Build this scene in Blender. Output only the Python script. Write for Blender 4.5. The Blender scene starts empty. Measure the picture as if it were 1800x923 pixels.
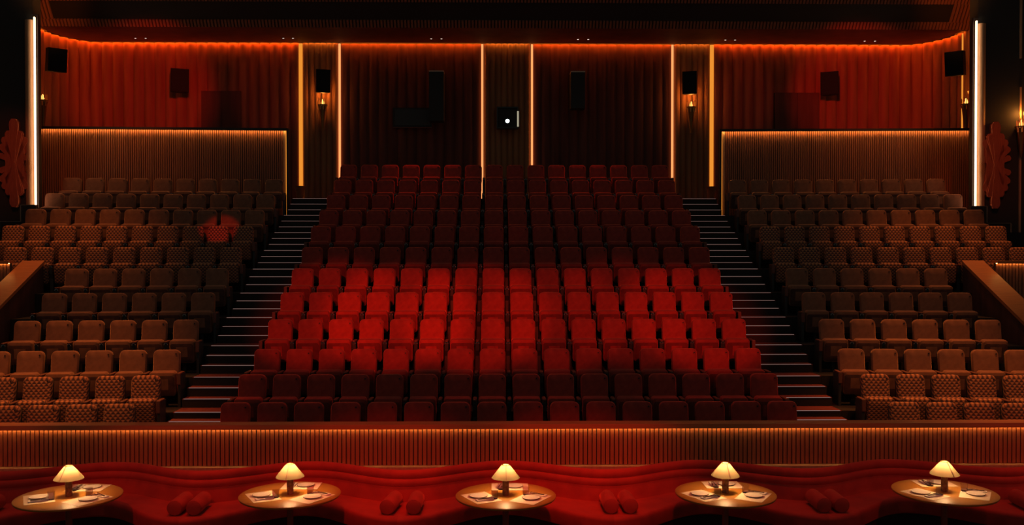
import bpy, math, random
from mathutils import Vector, Matrix, Euler

random.seed(7)
R = math.radians
scene = bpy.context.scene
col = scene.collection
PI = math.pi

# ------------------------------------------------------------------ camera
F = 1600.0
CAMZ = 3.45
cam_d = bpy.data.cameras.new('camera')
cam_d.lens = 36.0 * F / 1800.0
cam_d.sensor_width = 36.0
cam_d.clip_end = 200
cam = bpy.data.objects.new('camera', cam_d)
col.objects.link(cam)
cam.location = (-0.19, 0.0, CAMZ)
cam.rotation_euler = Euler((R(90 - 0.75), 0, R(-0.9)), 'XYZ')
scene.camera = cam
CM = Matrix.Translation(cam.location) @ cam.rotation_euler.to_matrix().to_4x4()
CL = Vector(cam.location)

def ray(px, py):
    return (CM.to_3x3() @ Vector(((px - 900) / F, -(py - 461.5) / F, -1))).normalized()
def PY(px, py, Y):      # point of a pixel on the plane y = Y
    d = ray(px, py); return CL + d * ((Y - CL.y) / d.y)
def PZ(px, py, Z):
    d = ray(px, py); return CL + d * ((Z - CL.z) / d.z)

# ------------------------------------------------------------------ world, colour
w = bpy.data.worlds.new('world'); scene.world = w; w.use_nodes = True
w.node_tree.nodes['Background'].inputs[0].default_value = (0.9, 0.95, 0.85, 1)
w.node_tree.nodes['Background'].inputs[1].default_value = 0.06
vs = scene.view_settings
scene.display_settings.display_device = 'sRGB'
vs.view_transform = 'Standard'; vs.look = 'None'; vs.gamma = 1.0; vs.use_curve_mapping = False
vs.exposure = 0.0
scene.cycles.use_denoising = True
scene.cycles.sample_clamp_indirect = 3.0
scene.cycles.max_bounces = 6

# ------------------------------------------------------------------ lamps
def spot(name, loc, aim, power, colr, angle, blend=0.6, rad=0.12, sx=1.0):
    l = bpy.data.lights.new(name, 'SPOT')
    l.energy = power; l.color = colr; l.spot_size = R(angle); l.spot_blend = blend
    l.shadow_soft_size = rad
    o = bpy.data.objects.new(name, l); col.objects.link(o)
    o.location = loc
    o.rotation_euler = (Vector(aim) - Vector(loc)).to_track_quat('-Z', 'Y').to_euler()
    o.scale = (sx, 1, 1)
    return o
def point(name, loc, power, colr, rad=0.03):
    l = bpy.data.lights.new(name, 'POINT'); l.energy = power; l.color = colr; l.shadow_soft_size = rad
    o = bpy.data.objects.new(name, l); col.objects.link(o); o.location = loc
    return o
RED = (1.0, 0.045, 0.012)
AMB = (1.0, 0.30, 0.06)
# red stage beams on the middle rows (front of house rig above the stage)
for x, pw, y in ((-3.5, 2600, 17.2), (-2.1, 3400, 16.9), (-0.6, 3200, 16.9), (0.9, 1700, 16.9), (2.3, 1300, 17.3), (3.6, 3000, 16.8)):
    spot('stage_spot', (x * 0.9, 2.0, 7.6), (x, y, 2.33), pw * 1.25, RED, 11.6, 0.55, 0.10)
# red overhead wash on the first rows and aisle steps
for x in (-3.6, 0.0, 3.6):
    spot('red_overhead', (x, 16.6, 10.0), (x, 14.1, 1.0), 330, RED, 24, 0.9, 0.2)
for x in (-2.2, 2.2):
    spot('red_overhead', (x, 25.2, 9.2), (x, 24.2, 5.0), 300 if x < 0 else 190, RED, 46, 0.9, 0.2)
# red wash on sofas and slatted parapet
for x, pw in ((-6.6, 160), (-4.6, 330), (-2.6, 800), (-0.2, 1000), (2.2, 560), (4.6, 260), (6.6, 420)):
    spot('lounge_spot', (x, 10.7, 9.2), (x, 10.6, 0.7), pw * 1.0, RED, 26, 0.9, 0.15)
for x, pw in ((-7.4, 420), (-4.4, 520), (-1.8, 900), (0.9, 1050), (4.6, 260), (7.2, 520)):
    spot('lounge_spot', (x * 0.8, 3.0, 7.0), (x, 12.1, 0.30), pw * 1.7, RED, 18, 0.9, 0.15)
for s in (-1, 1):
    # red wash on the curtains behind the side blocks
    spot('curtain_spot', (s * 6.4, 18.5, 8.4), (s * 10.4, 26.5, 7.9), 950, RED, 30, 0.6, 0.12)
    spot('curtain_spot', (s * 9.4, 18.5, 8.4), (s * 6.9, 26.5, 7.9), 150, RED, 18, 0.8, 0.12)
    # warm downlights over the side blocks, with added fill spots among them
    spot('house_and_fill_spot', (s * 7.4, 13.6, 10.5), (s * 7.4, 14.6, 1.0), 1650, AMB, 40, 0.9, 0.12)
    spot('house_and_fill_spot', (s * 7.8, 18.2, 10.2), (s * 7.4, 14.9, 1.2), 1100, AMB, 34, 0.9, 0.12)
    spot('aisle_downlight', (s * 5.0, 15.5, 10.5), (s * 5.0, 15.2, 0.8), 420, RED, 17, 0.9, 0.1)
    spot('house_and_fill_spot', (s * 6.4, 6.0, 8.0), (s * 6.4, 14.0, 1.6), 520, AMB, 15, 0.8, 0.12)  # added front fill for the lowest side rows, not a downlight
    spot('house_and_fill_spot', (s * 8.6, 6.0, 8.0), (s * 8.4, 14.1, 1.65), 520, AMB, 15, 0.8, 0.12)  # same added front fill, further out
    spot('house_and_fill_spot', (s * 8.0, 16.4, 10.6), (s * 8.0, 17.2, 2.8), 300, AMB, 34, 0.95, 0.12)
    spot('house_and_fill_spot', (s * 9.6, 18.6, 11.0), (s * 9.4, 19.7, 3.6), 850, AMB, 40, 0.9, 0.15)
    spot('house_and_fill_spot', (s * 10.5, 11.0, 9.5), (s * 10.0, 20.1, 3.6), 260, AMB, 20, 0.9, 0.15)  # added front fill for the upper patterned rows
    spot('house_and_fill_spot', (s * 10.2, 22.5, 9.3), (s * 10.0, 22.9, 4.0), 170, AMB, 90, 0.9, 0.15)
    spot('house_and_fill_spot', (s * 9.6, 21.0, 9.6), (s * 13.0, 24.5, 9.9), 160, AMB, 50, 0.9, 0.15)  # added wash that brightens the ends of the slatted bulkhead
    spot('relief_fill_spot', (s * 10.0, 16.5, 8.5), (s * 11.95, 22.0, 5.5), 170, (1.0, 0.12, 0.02), 26, 0.9, 0.1)  # added red spot so the sunburst relief shows
spot('stage_spot', (-3.0, 3.0, 7.6), PY(386, 402, 20.9), 3600, RED, 3.0, 0.5, 0.03)
spot('stage_spot', (0.0, 3.0, 7.6), PY(890, 410, 20.6), 120, RED, 3.6, 0.9, 0.05)
spot('stage_spot', (-1.0, 3.0, 7.6), PY(612, 415, 20.6), 120, RED, 3.6, 0.9, 0.05)

# ------------------------------------------------------------------ materials
def principled(name, colr, rough=0.6, metal=0.0, sheen=0.0, sheen_tint=None, spec=0.5, coat=0.0):
    m = bpy.data.materials.new(name); m.use_nodes = True
    b = m.node_tree.nodes['Principled BSDF']
    b.inputs['Base Color'].default_value = (*colr, 1)
    b.inputs['Roughness'].default_value = rough
    b.inputs['Metallic'].default_value = metal
    b.inputs['Specular IOR Level'].default_value = spec
    if sheen:
        b.inputs['Sheen Weight'].default_value = sheen
        b.inputs['Sheen Roughness'].default_value = 0.35
        if sheen_tint: b.inputs['Sheen Tint'].default_value = (*sheen_tint, 1)
    return m
def N(m, t, **kw):
    n = m.node_tree.nodes.new(t)
    for k, v in kw.items(): setattr(n, k, v)
    return n
def L(m, a, b): m.node_tree.links.new(a, b)
def mottled(name, c1, c2, rough=0.7, scale=8.0, stretch=(1, 1, 1), bump=0.0, **kw):
    m = principled(name, c1, rough, **kw)
    b = m.node_tree.nodes['Principled BSDF']
    tc = N(m, 'ShaderNodeTexCoord'); mp = N(m, 'ShaderNodeMapping'); mp.inputs['Scale'].default_value = stretch
    L(m, tc.outputs['Object'], mp.inputs['Vector'])
    nz = N(m, 'ShaderNodeTexNoise'); nz.inputs['Scale'].default_value = scale; nz.inputs['Detail'].default_value = 5
    L(m, mp.outputs[0], nz.inputs['Vector'])
    cr = N(m, 'ShaderNodeValToRGB')
    cr.color_ramp.elements[0].position = 0.35; cr.color_ramp.elements[1].position = 0.65
    cr.color_ramp.elements[0].color = (*c1, 1); cr.color_ramp.elements[1].color = (*c2, 1)
    L(m, nz.outputs['Fac'], cr.inputs[0]); L(m, cr.outputs[0], b.inputs['Base Color'])
    if bump:
        bp = N(m, 'ShaderNodeBump'); bp.inputs['Strength'].default_value = bump; bp.inputs['Distance'].default_value = 0.01
        L(m, nz.outputs['Fac'], bp.inputs['Height']); L(m, bp.outputs[0], b.inputs['Normal'])
    return m
def emit(name, colr, s):
    m = bpy.data.materials.new(name); m.use_nodes = True
    nt = m.node_tree; nt.nodes.clear()
    e = nt.nodes.new('ShaderNodeEmission'); o = nt.nodes.new('ShaderNodeOutputMaterial')
    e.inputs[0].default_value = (*colr, 1); e.inputs[1].default_value = s
    nt.links.new(e.outputs[0], o.inputs[0])
    return m
def moquette():
    m = principled('patterned_moquette', (0.3, 0.12, 0.05), 0.85, sheen=0.3, sheen_tint=(1, 0.6, 0.4))
    b = m.node_tree.nodes['Principled BSDF']
    tc = N(m, 'ShaderNodeTexCoord'); sp = N(m, 'ShaderNodeSeparateXYZ'); L(m, tc.outputs['Object'], sp.inputs[0])
    def mt(op, a, bb=None, c=None):
        n = N(m, 'ShaderNodeMath', operation=op)
        for i, v in enumerate((a, bb, c)):
            if v is None: continue
            if isinstance(v, (int, float)): n.inputs[i].default_value = v
            else: L(m, v, n.inputs[i])
        return n.outputs[0]
    s = 0.074
    v = mt('MULTIPLY', mt('SUBTRACT', sp.outputs['Z'], mt('MULTIPLY', sp.outputs['Y'], 0.8)), 2 / s)
    row = mt('FLOOR', v)
    par = mt('MODULO', mt('ADD', row, 100), 2)
    u = mt('ADD', mt('ADD', mt('DIVIDE', sp.outputs['X'], s), 50), mt('MULTIPLY', par, 0.5))
    fu = mt('SUBTRACT', mt('FRACT', u), 0.5); fv = mt('SUBTRACT', v, row)
    d = mt('ADD', mt('MULTIPLY', mt('ABSOLUTE', fu), 1.3), mt('MULTIPLY', mt('SUBTRACT', 1, fv), 0.55))
    cr = N(m, 'ShaderNodeValToRGB'); e = cr.color_ramp.elements
    e[0].position = 0.18; e[0].color = (0.62, 0.25, 0.09, 1)
    e[1].position = 0.95; e[1].color = (0.06, 0.03, 0.04, 1)
    k = e.new(0.5); k.color = (0.40, 0.13, 0.06, 1)
    k = e.new(0.66); k.color = (0.10, 0.035, 0.03, 1)
    L(m, d, cr.inputs[0]); L(m, cr.outputs[0], b.inputs['Base Color'])
    return m

M = {}
M['red_velvet'] = mottled('red_velvet', (0.30, 0.030, 0.018), (0.42, 0.045, 0.025), 0.85, 9, sheen=0.7, sheen_tint=(1, 0.25, 0.15))
M['rust_velvet'] = mottled('rust_velvet', (0.22, 0.085, 0.045), (0.30, 0.115, 0.06), 0.85, 9, sheen=0.7, sheen_tint=(1, 0.55, 0.3))
M['moquette'] = moquette()
M['black_plastic'] = principled('black_plastic', (0.03, 0.03, 0.028), 0.5)
M['arm_pad'] = principled('arm_pad', (0.16, 0.05, 0.03), 0.6)
M['plate_dark'] = principled('number_plate_metal', (0.03, 0.02, 0.02), 0.4, 0.5)
M['chrome'] = principled('chrome', (0.7, 0.7, 0.68), 0.25, 1.0)
M['sofa'] = mottled('sofa_velvet', (0.34, 0.028, 0.016), (0.44, 0.04, 0.02), 0.85, 5, sheen=0.5, sheen_tint=(1, 0.2, 0.1))
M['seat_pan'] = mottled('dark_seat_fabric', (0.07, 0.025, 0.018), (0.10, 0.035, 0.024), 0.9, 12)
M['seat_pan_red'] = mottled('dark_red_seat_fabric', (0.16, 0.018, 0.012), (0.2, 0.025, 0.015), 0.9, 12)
M['carpet'] = mottled('dark_carpet', (0.16, 0.03, 0.02), (0.22, 0.042, 0.027), 0.95, 30)
M['riser'] = principled('riser_black', (0.02, 0.014, 0.012), 0.8)
M['wood'] = mottled('walnut_wood', (0.30, 0.11, 0.045), (0.40, 0.16, 0.065), 0.45, 6, (1, 1, 12), spec=0.3)
M['rail_wood'] = mottled('rail_wood', (0.44, 0.15, 0.05), (0.52, 0.18, 0.06), 0.45, 5, (0.6, 6, 6), spec=0.3)
M['slat'] = mottled('slat_wood', (0.32, 0.095, 0.04), (0.40, 0.125, 0.05), 0.6, 3, (14, 1, 0.4))
M['black'] = principled('black_backing', (0.03, 0.03, 0.028), 0.8)
M['dark_paint'] = principled('dark_paint', (0.035, 0.022, 0.018), 0.6)
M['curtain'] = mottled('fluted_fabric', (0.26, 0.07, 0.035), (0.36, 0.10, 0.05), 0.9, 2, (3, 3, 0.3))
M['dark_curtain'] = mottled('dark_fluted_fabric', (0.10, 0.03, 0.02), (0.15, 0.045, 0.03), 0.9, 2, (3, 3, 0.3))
M['speaker'] = principled('speaker_black', (0.010, 0.010, 0.010), 0.7, spec=0.2)
M['pilaster'] = mottled('bronze_fluted_fabric', (0.30, 0.12, 0.045), (0.40, 0.165, 0.065), 0.8, 2, (3, 3, 0.3))
M['soffit'] = mottled('soffit_paint', (0.14, 0.04, 0.03), (0.19, 0.055, 0.04), 0.7, 3)
M['table'] = mottled('lacquered_table_wood', (0.44, 0.175, 0.022), (0.50, 0.205, 0.03), 0.33, 4, (1, 8, 1))
M['table_edge'] = principled('table_edge', (0.16, 0.05, 0.02), 0.4)
M['column'] = principled('table_column', (0.25, 0.07, 0.04), 0.35, 0.3)
M['marble'] = mottled('brown_marble', (0.16, 0.045, 0.02), (0.42, 0.17, 0.06), 0.3, 28, bump=0.0)
M['paper'] = mottled('placemat_paper', (0.84, 0.62, 0.42), (0.88, 0.66, 0.46), 0.8, 40)
M['plate'] = principled('glazed_plate', (0.75, 0.62, 0.5), 0.3)
M['plate_rim'] = principled('plate_rim', (0.20, 0.10, 0.07), 0.4)
M['napkin'] = principled('linen_napkin', (0.85, 0.75, 0.62), 0.9)
M['cutlery'] = principled('dark_cutlery', (0.16, 0.10, 0.07), 0.5, 0.6)
M['brass'] = principled('aged_brass', (0.30, 0.15, 0.05), 0.35, 0.9)
M['gold'] = principled('gold_bar', (0.8, 0.42, 0.14), 0.3, 0.9)
M['copper'] = mottled('copper_red_relief', (0.36, 0.08, 0.03), (0.46, 0.11, 0.04), 0.5, 6, (8, 1, 1))
M['cream_column'] = mottled('ivory_column', (0.45, 0.26, 0.14), (0.55, 0.33, 0.18), 0.5, 6, (6, 6, 0.5))
M['pale_trim'] = principled('pale_metal_trim', (0.5, 0.38, 0.28), 0.4, 0.6)
M['led_amber'] = emit('led_amber', (1.0, 0.60, 0.16), 20.0)
M['led_cove'] = emit('led_cove', (1.0, 0.18, 0.012), 60.0)
M['led_cove_amber'] = emit('led_cove_amber', (1.0, 0.36, 0.05), 22.0)
M['led_orange'] = emit('led_orange', (1.0, 0.33, 0.035), 0.85)
M['led_peach'] = emit('led_peach', (1.0, 0.32, 0.10), 1.3)
M['led_warm'] = emit('led_warm', (1.0, 0.62, 0.36), 6.0)
M['led_screen'] = emit('led_screen', (1.0, 0.50, 0.13), 34.0)
M['nosing'] = emit('nosing_light', (0.75, 0.48, 0.42), 0.30)
M['white_led'] = emit('downlight_led', (1.0, 0.75, 0.6), 1.2)
M['projector'] = emit('projector_lens', (0.75, 0.95, 1.0), 6.0)
M['sconce_glow'] = emit('sconce_glow', (1.0, 0.42, 0.08), 4.0)
M['bar_light'] = emit('lit_slot', (0.8, 0.72, 0.5), 0.45)
M['bulb'] = emit('bulb', (1.0, 0.72, 0.36), 5.0)

sh = bpy.data.materials.new('lampshade_paper'); sh.use_nodes = True
nt = sh.node_tree; nt.nodes.clear()
o_ = nt.nodes.new('ShaderNodeOutputMaterial'); mx = nt.nodes.new('ShaderNodeMixShader')
df = nt.nodes.new('ShaderNodeBsdfDiffuse'); tr = nt.nodes.new('ShaderNodeBsdfTranslucent')
df.inputs[0].default_value = (0.35, 0.27, 0.15, 1); tr.inputs[0].default_value = (0.16, 0.105, 0.055, 1)
mx.inputs[0].default_value = 0.6
nt.links.new(df.outputs[0], mx.inputs[1]); nt.links.new(tr.outputs[0], mx.inputs[2]); nt.links.new(mx.outputs[0], o_.inputs[0])
M['shade'] = sh
gm = principled('clear_glass', (1, 1, 1), 0.0)
gm.node_tree.nodes['Principled BSDF'].inputs['Transmission Weight'].default_value = 1.0
gm.node_tree.nodes['Principled BSDF'].inputs['IOR'].default_value = 1.25
M['glass'] = gm

# ------------------------------------------------------------------ mesh helpers
class MB:
    def __init__(s): s.v = []; s.f = []
    def add(s, vs_, fs, mat=None):
        n = len(s.v)
        s.v += [tuple(mat @ Vector(p)) if mat is not None else tuple(p) for p in vs_]
        s.f += [tuple(i + n for i in f) for f in fs]
        return s
    def box(s, x0, x1, y0, y1, z0, z1, mat=None):
        vs_ = [(x0, y0, z0), (x1, y0, z0), (x1, y1, z0), (x0, y1, z0), (x0, y0, z1), (x1, y0, z1), (x1, y1, z1), (x0, y1, z1)]
        return s.add(vs_, [(0, 3, 2, 1), (4, 5, 6, 7), (0, 1, 5, 4), (1, 2, 6, 5), (2, 3, 7, 6), (3, 0, 4, 7)], mat)
    def lathe(s, prof, n=24, mat=None, cap0=True, cap1=True):
        vs_ = []; fs = []
        for r, z in prof:
            for i in range(n):
                a = 2 * PI * i / n; vs_.append((r * math.cos(a), r * math.sin(a), z))
        for k in range(len(prof) - 1):
            for i in range(n):
                j = (i + 1) % n
                fs.append((k * n + i, k * n + j, (k + 1) * n + j, (k + 1) * n + i))
        if cap0: fs.append(tuple(reversed(range(n))))
        if cap1: fs.append(tuple(range((len(prof) - 1) * n, len(prof) * n)))
        return s.add(vs_, fs, mat)
    def prism(s, poly, y0, y1, mat=None):        # poly in (x,z), extruded along y
        n = len(poly)
        vs_ = [(x, y0, z) for x, z in poly] + [(x, y1, z) for x, z in poly]
        fs = [tuple(range(n)), tuple(reversed(range(n, 2 * n)))]
        fs += [(i + n, (i + 1) % n + n, (i + 1) % n, i) for i in range(n)]
        return s.add(vs_, fs, mat)
    def sweep(s, prof, path, mat=None, closed=True):  # prof: list of (d,z); path(i) -> fn (d)->(x,y); list of functions
        np_ = len(prof); vs_ = []
        for fn in path:
            for d, z in prof:
                x, y = fn(d); vs_.append((x, y, z))
        fs = []
        for k in range(len(path) - 1):
            for i in range(np_ if closed else np_ - 1):
                j = (i + 1) % np_
                fs.append((k * np_ + i, (k + 1) * np_ + i, (k + 1) * np_ + j, k * np_ + j))
        if closed:
            fs.append(tuple(range(np_))); fs.append(tuple(reversed(range((len(path) - 1) * np_, len(path) * np_))))
        return s.add(vs_, fs, mat)
    def pillow(s, w, h, t, r, bev, bulge=0.0, mat=None, seg=5):  # rounded panel in x-z, thickness in y
        def outline(ins):
            rr = max(r - ins, 0.004); hw, hh = w / 2 - ins, h / 2 - ins; pts = []
            for cx, cz, a0 in ((hw - rr, hh - rr, 0), (-hw + rr, hh - rr, 90), (-hw + rr, -hh + rr, 180), (hw - rr, -hh + rr, 270)):
                for i in range(seg + 1):
                    a = R(a0 + 90 * i / seg); pts.append((cx + rr * math.cos(a), cz + rr * math.sin(a)))
            return pts
        rings = []
        for ins, y in ((bev, t / 2), (bev * .3, t / 2 - bev * .3), (0, t / 2 - bev), (0, -t / 2 + bev), (bev * .3, -t / 2 + bev * .3), (bev, -t / 2), (min(w, h) * .3, -t / 2 - bulge)):
            rings.append([(x, y, z) for x, z in outline(ins)])
        n = len(rings[0]); vs_ = [p for rg in rings for p in rg]; fs = [tuple(range(n))]
        for k in range(len(rings) - 1):
            for i in range(n):
                j = (i + 1) % n; fs.append((k * n + j, k * n + i, (k + 1) * n + i, (k + 1) * n + j))
        fs.append(tuple(reversed(range((len(rings) - 1) * n, len(rings) * n))))
        return s.add(vs_, fs, mat)
    def build(s, name, mat, parent=None, smooth=False, loc=None):
        me = bpy.data.meshes.new(name); me.from_pydata(s.v, [], s.f); me.update()
        if smooth:
            for p in me.polygons: p.use_smooth = True
            try: me.set_sharp_from_angle(angle=R(40))
            except Exception: pass
        for mm in (mat if isinstance(mat, (list, tuple)) else [mat]): me.materials.append(mm)
        o = bpy.data.objects.new(name, me); col.objects.link(o)
        if parent: o.parent = parent
        if loc is not None: o.location = loc
        return o
def tag(o, label=None, cat=None, group=None, kind=None):
    if label: o['label'] = label
    if cat: o['category'] = cat
    if group: o['group'] = group
    if kind: o['kind'] = kind
    return o
def empty(name, loc=(0, 0, 0), rz=0.0):
    o = bpy.data.objects.new(name, None); col.objects.link(o)
    o.location = loc; o.rotation_euler = (0, 0, rz); o.empty_display_size = 0.1
    return o
kids = {}
def copy_tree(o, parent=None):
    c = o.copy(); col.objects.link(c)
    if parent: c.parent = parent
    for ch in list(o.children): copy_tree(ch, c)
    return c
ORD = ['', 'first', 'second', 'third', 'fourth', 'fifth', 'sixth', 'seventh', 'eighth', 'ninth', 'tenth', 'eleventh', 'twelfth', 'thirteenth', 'fourteenth', 'fifteenth', 'sixteenth']

# ------------------------------------------------------------------ rows of the auditorium
DK = [0] + [14.0 + 0.968 * i for i in range(12)]
YK = [0, 706.5, 657.5, 613, 561, 514, 472, 435, 398.5, 370.5, 343.5, 317, 291]
ZT = [0] + [CAMZ - (YK[k] - 440.6) / F * DK[k] for k in range(1, 13)]
FZ = [0] + [ZT[k] - 0.95 for k in range(1, 13)]       # platform heights
FRONT = 0.88                                          # back-rest plane to platform edge
AX = 5.55; CX = 4.50                                  # aisle outer / inner edges
WX = 9.57                                             # raked side parapet
SX = 12.55                                            # side walls
ANG = R(5)

# lounge floor
fl = MB().box(-14, 14, 4, 12.2, -0.2, 0.0).build('floor', M['carpet']); tag(fl, 'dark carpeted lounge floor in front of the parapet', 'floor', kind='structure')
# seating tiers: middle
t = MB()
for k in range(1, 13):
    y1 = DK[k + 1] - FRONT if k < 12 else 26.5
    t.box(-CX, CX, (12.3 if k == 1 else DK[k] - FRONT), y1, FZ[k] - (0.3 if k == 1 else 1.2), FZ[k])
tag(t.build('seating_tier', M['riser']), 'black stepped tiers under the middle block of red seats', 'floor', kind='structure')
for s, nm in ((-1, 'left'), (1, 'right')):
    t = MB()
    for k in range(1, 12):
        xo = WX - 0.02 if k < 7 else SX
        y0 = 12.3 if k == 1 else DK[k] - FRONT
        y1 = DK[k + 1] - FRONT if k < 11 else 25.4
        def fr(x, yy): return yy - (x - AX) * math.tan(ANG) if yy > 12.5 else yy
        if k == 11: xo = SX
        pts = [(AX, fr(AX, y0)), (xo, fr(xo, y0) if k != 7 else y0 - .5), (xo, fr(xo, y1)), (AX, fr(AX, y1))]
        zz0, zz1 = FZ[k] - (0.3 if k == 1 else 1.3), FZ[k]
        vs_ = [(s * x, y, z) for z in (zz0, zz1) for x, y in pts]
        fs = [(0, 3, 2, 1), (4, 5, 6, 7), (0, 1, 5, 4), (1, 2, 6, 5), (2, 3, 7, 6), (3, 0, 4, 7)]
        if s < 0: fs = [tuple(reversed(f)) for f in fs]
        t.add(vs_, fs)
    tag(t.build('seating_tier', M['riser']), f'black stepped tiers under the {nm} block of seats', 'floor', kind='structure')
    # aisle stairs with lit nosings
    st = empty('aisle_stairs', (s * (AX + CX) / 2, 12.3, 0))
    tag(st, f'dark {nm} aisle stairs with a thin lit line on every step edge', 'stairs', kind='structure')
    b = MB(); carpets = MB(); strips = []
    hw = (AX - CX) / 2 - 0.004
    def step(y0, y1, z, zlow):
        b.box(-hw, hw, y0 - 12.3, y1 - 12.3, zlow, z - 0.012)
        carpets.box(-hw, hw, y0 - 12.3, y1 - 12.3, z - 0.012, z)
        strips.append((y0, z))
    for k in range(1, 12):
        e0 = 12.3 if k == 1 else DK[k] - FRONT
        e1 = DK[k + 1] - FRONT
        rise = FZ[k + 1] - FZ[k]
        step(e0, e1 - 0.53, FZ[k], FZ[k] - 0.5)
        step(e1 - 0.53, e1 - 0.265, FZ[k] + rise / 3, FZ[k] - 0.5)
        step(e1 - 0.265, e1, FZ[k] + 2 * rise / 3, FZ[k] - 0.5)
    step(DK[12] - FRONT, 26.5, FZ[12], FZ[12] - 0.6)
    b.build('riser', M['riser'], st); carpets.build('tread', M['carpet'], st)
    for (y, z) in strips[1:]:
        MB().box(-hw + .03, hw - .03, y - 12.3 - 0.008, y - 12.3 + 0.006, z - 0.002, z + 0.004).build('nosing_strip', M['nosing'], st)

# ------------------------------------------------------------------ seats
def seat_proto(name, fab, panm):
    root = empty(name)
    back = MB()
    tilt = Matrix.Translation((0, -0.055, 0.69)) @ Matrix.Rotation(R(-8), 4, 'X')
    back.pillow(0.448, 0.53, 0.12, 0.085, 0.045, 0.006, tilt)
    bo = back.build('backrest', fab, root, True)
    MB().pillow(0.43, 0.56, 0.03, 0.08, 0.01, 0, Matrix.Translation((0, 0.015, 0.655)) @ Matrix.Rotation(R(-8), 4, 'X')).build('back_shell', M['black_plastic'], root, True)
    MB().pillow(0.435, 0.42, 0.17, 0.05, 0.03, 0.012, Matrix.Translation((0, -0.265, 0.405)) @ Matrix.Rotation(R(7), 4, 'X')).build('seat_cushion', fab, root, True)
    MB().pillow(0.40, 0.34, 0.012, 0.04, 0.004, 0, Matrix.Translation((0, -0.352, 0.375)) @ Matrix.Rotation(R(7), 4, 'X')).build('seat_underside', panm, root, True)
    MB().lathe([(0.013, 0), (0.013, 0.004)], 10, Matrix.Translation((0.165, -0.0985, 0.885)) @ Matrix.Rotation(R(82), 4, 'X')).build('number_plate', M['plate_dark'], bo)
    arm(root, -0.28)
    MB().box(-0.20, 0.20, -0.20, -0.06, 0.24, 0.30).box(-0.03, 0.03, -0.17, -0.09, 0, 0.26).build('pedestal', M['black_plastic'], root)
    return root
def arm(root, x, end=False):
    a = MB()
    a.pillow(0.062, 0.30, 0.03, 0.028, 0.008, 0, Matrix.Translation((x, -0.24, 0.575)) @ Matrix.Rotation(R(90), 4, 'X'), seg=4)
    if end:
        a.pillow(0.062, 0.20, 0.03, 0.012, 0.008, 0, Matrix.Translation((x, -0.385, 0.49)), seg=3)
    ao = a.build('armrest', M['arm_pad'], root, True)
    p = MB()
    if end:
        p.box(x - 0.022, x + 0.022, -0.36, -0.02, 0.0, 0.56)
    else:
        pts = [(-0.30, 0), (-0.06, 0), (-0.04, 0.56), (-0.33, 0.56), (-0.35, 0.52), (-0.34, 0.40), (-0.30, 0.3)]
        p.add([(x - 0.032, y, z) for y, z in pts] + [(x + 0.032, y, z) for y, z in pts],
              [tuple(range(7)), tuple(reversed(range(7, 14)))] + [(i + 7, (i + 1) % 7 + 7, (i + 1) % 7, i) for i in range(7)])
    p.build('armrest_support', M['black_plastic'], root, False)
    # bright arc of the cup ring under the pad
    c = MB(); vs_ = []; n = 8
    for i in range(n + 1):
        an = PI * i / n
        for rr, yy in ((0.030, -0.362), (0.034, -0.362), (0.034, -0.354), (0.030, -0.354)):
            vs_.append((x + rr * math.cos(an), yy, 0.525 + rr * math.sin(an)))
    fs = [(i * 4 + j, i * 4 + (j + 1) % 4, (i + 1) * 4 + (j + 1) % 4, (i + 1) * 4 + j) for i in range(n) for j in range(4)]
    c.add(vs_, fs).build('cup_ring', M['chrome'], ao)
protos = {}
def get_proto(kind, end):
    key = (kind, end)
    if key not in protos:
        fab = {'red': M['red_velvet'], 'rust': M['rust_velvet'], 'pattern': M['moquette']}[kind]
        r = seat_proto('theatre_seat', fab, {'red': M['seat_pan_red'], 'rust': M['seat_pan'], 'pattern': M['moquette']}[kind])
        if end == 'R': arm(r, 0.28, True)
        if end == 'L':
            for ch in list(r.children):
                if ch.name.split('.')[0] in ('armrest', 'armrest_support'):
                    for g in list(ch.children): bpy.data.objects.remove(g)
                    bpy.data.objects.remove(ch)
            arm(r, -0.28, True)
        protos[key] = [r, False]
    return protos[key]
def place_seat(kind, end, loc, rz, label, group):
    p = get_proto(kind, end)
    if not p[1]: o = p[0]; p[1] = True
    else: o = copy_tree(p[0])
    o.location = loc; o.rotation_euler = (0, 0, rz)
    return tag(o, label, 'theatre seat', group)
for k in range(1, 13):
    for i in range(16):
        x = -4.2 + 0.56 * i
        end = 'L' if i == 0 else ('R' if i == 15 else '')
        side = f'{ORD[i + 1]} from left aisle' if i < 8 else f'{ORD[16 - i]} from right aisle'
        rw = 'back row' if k == 12 else ('front row' if k == 1 else f'{ORD[k]} row up')
        place_seat('red', end, (x, DK[k], FZ[k]), 0, f'red velvet tip-up seat, middle block, {rw}, {side}', 'red seats of the middle block')
SIDE = {
    -1: {1: (210, 9, 4), 2: (257, 3, 5), 3: (294, -6, 6), 4: (327.5, 49, 6), 5: (358, 97, 6), 6: (383, 136.4, 6), 7: (407, 28.5, 9), 8: (428.8, 25, 10), 9: (449, 65, 10), 10: (468, 98.4, 10), 11: (483, 129, 10)},
    1: {1: (1589, 1787.7, 4), 2: (1537.5, 1788, 5), 3: (1495.7, 1789.6, 6), 4: (1461, 1735.8, 6), 5: (1429.4, 1686, 6), 6: (1399.7, 1643.7, 6), 7: (1376, 1792, 10), 8: (1352, 1748.7, 10), 9: (1329.8, 1710, 10), 10: (1312, 1673, 10), 11: (1295, 1643, 10)}}
def y_on_row(px, k, s):        # where the sight line of a column meets the angled row
    y = DK[k]
    for _ in range(8):
        x = PY(px, 450, y).x
        y = DK[k] - 0.06 - (abs(x) - AX) * math.tan(ANG)
    return x, y
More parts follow.
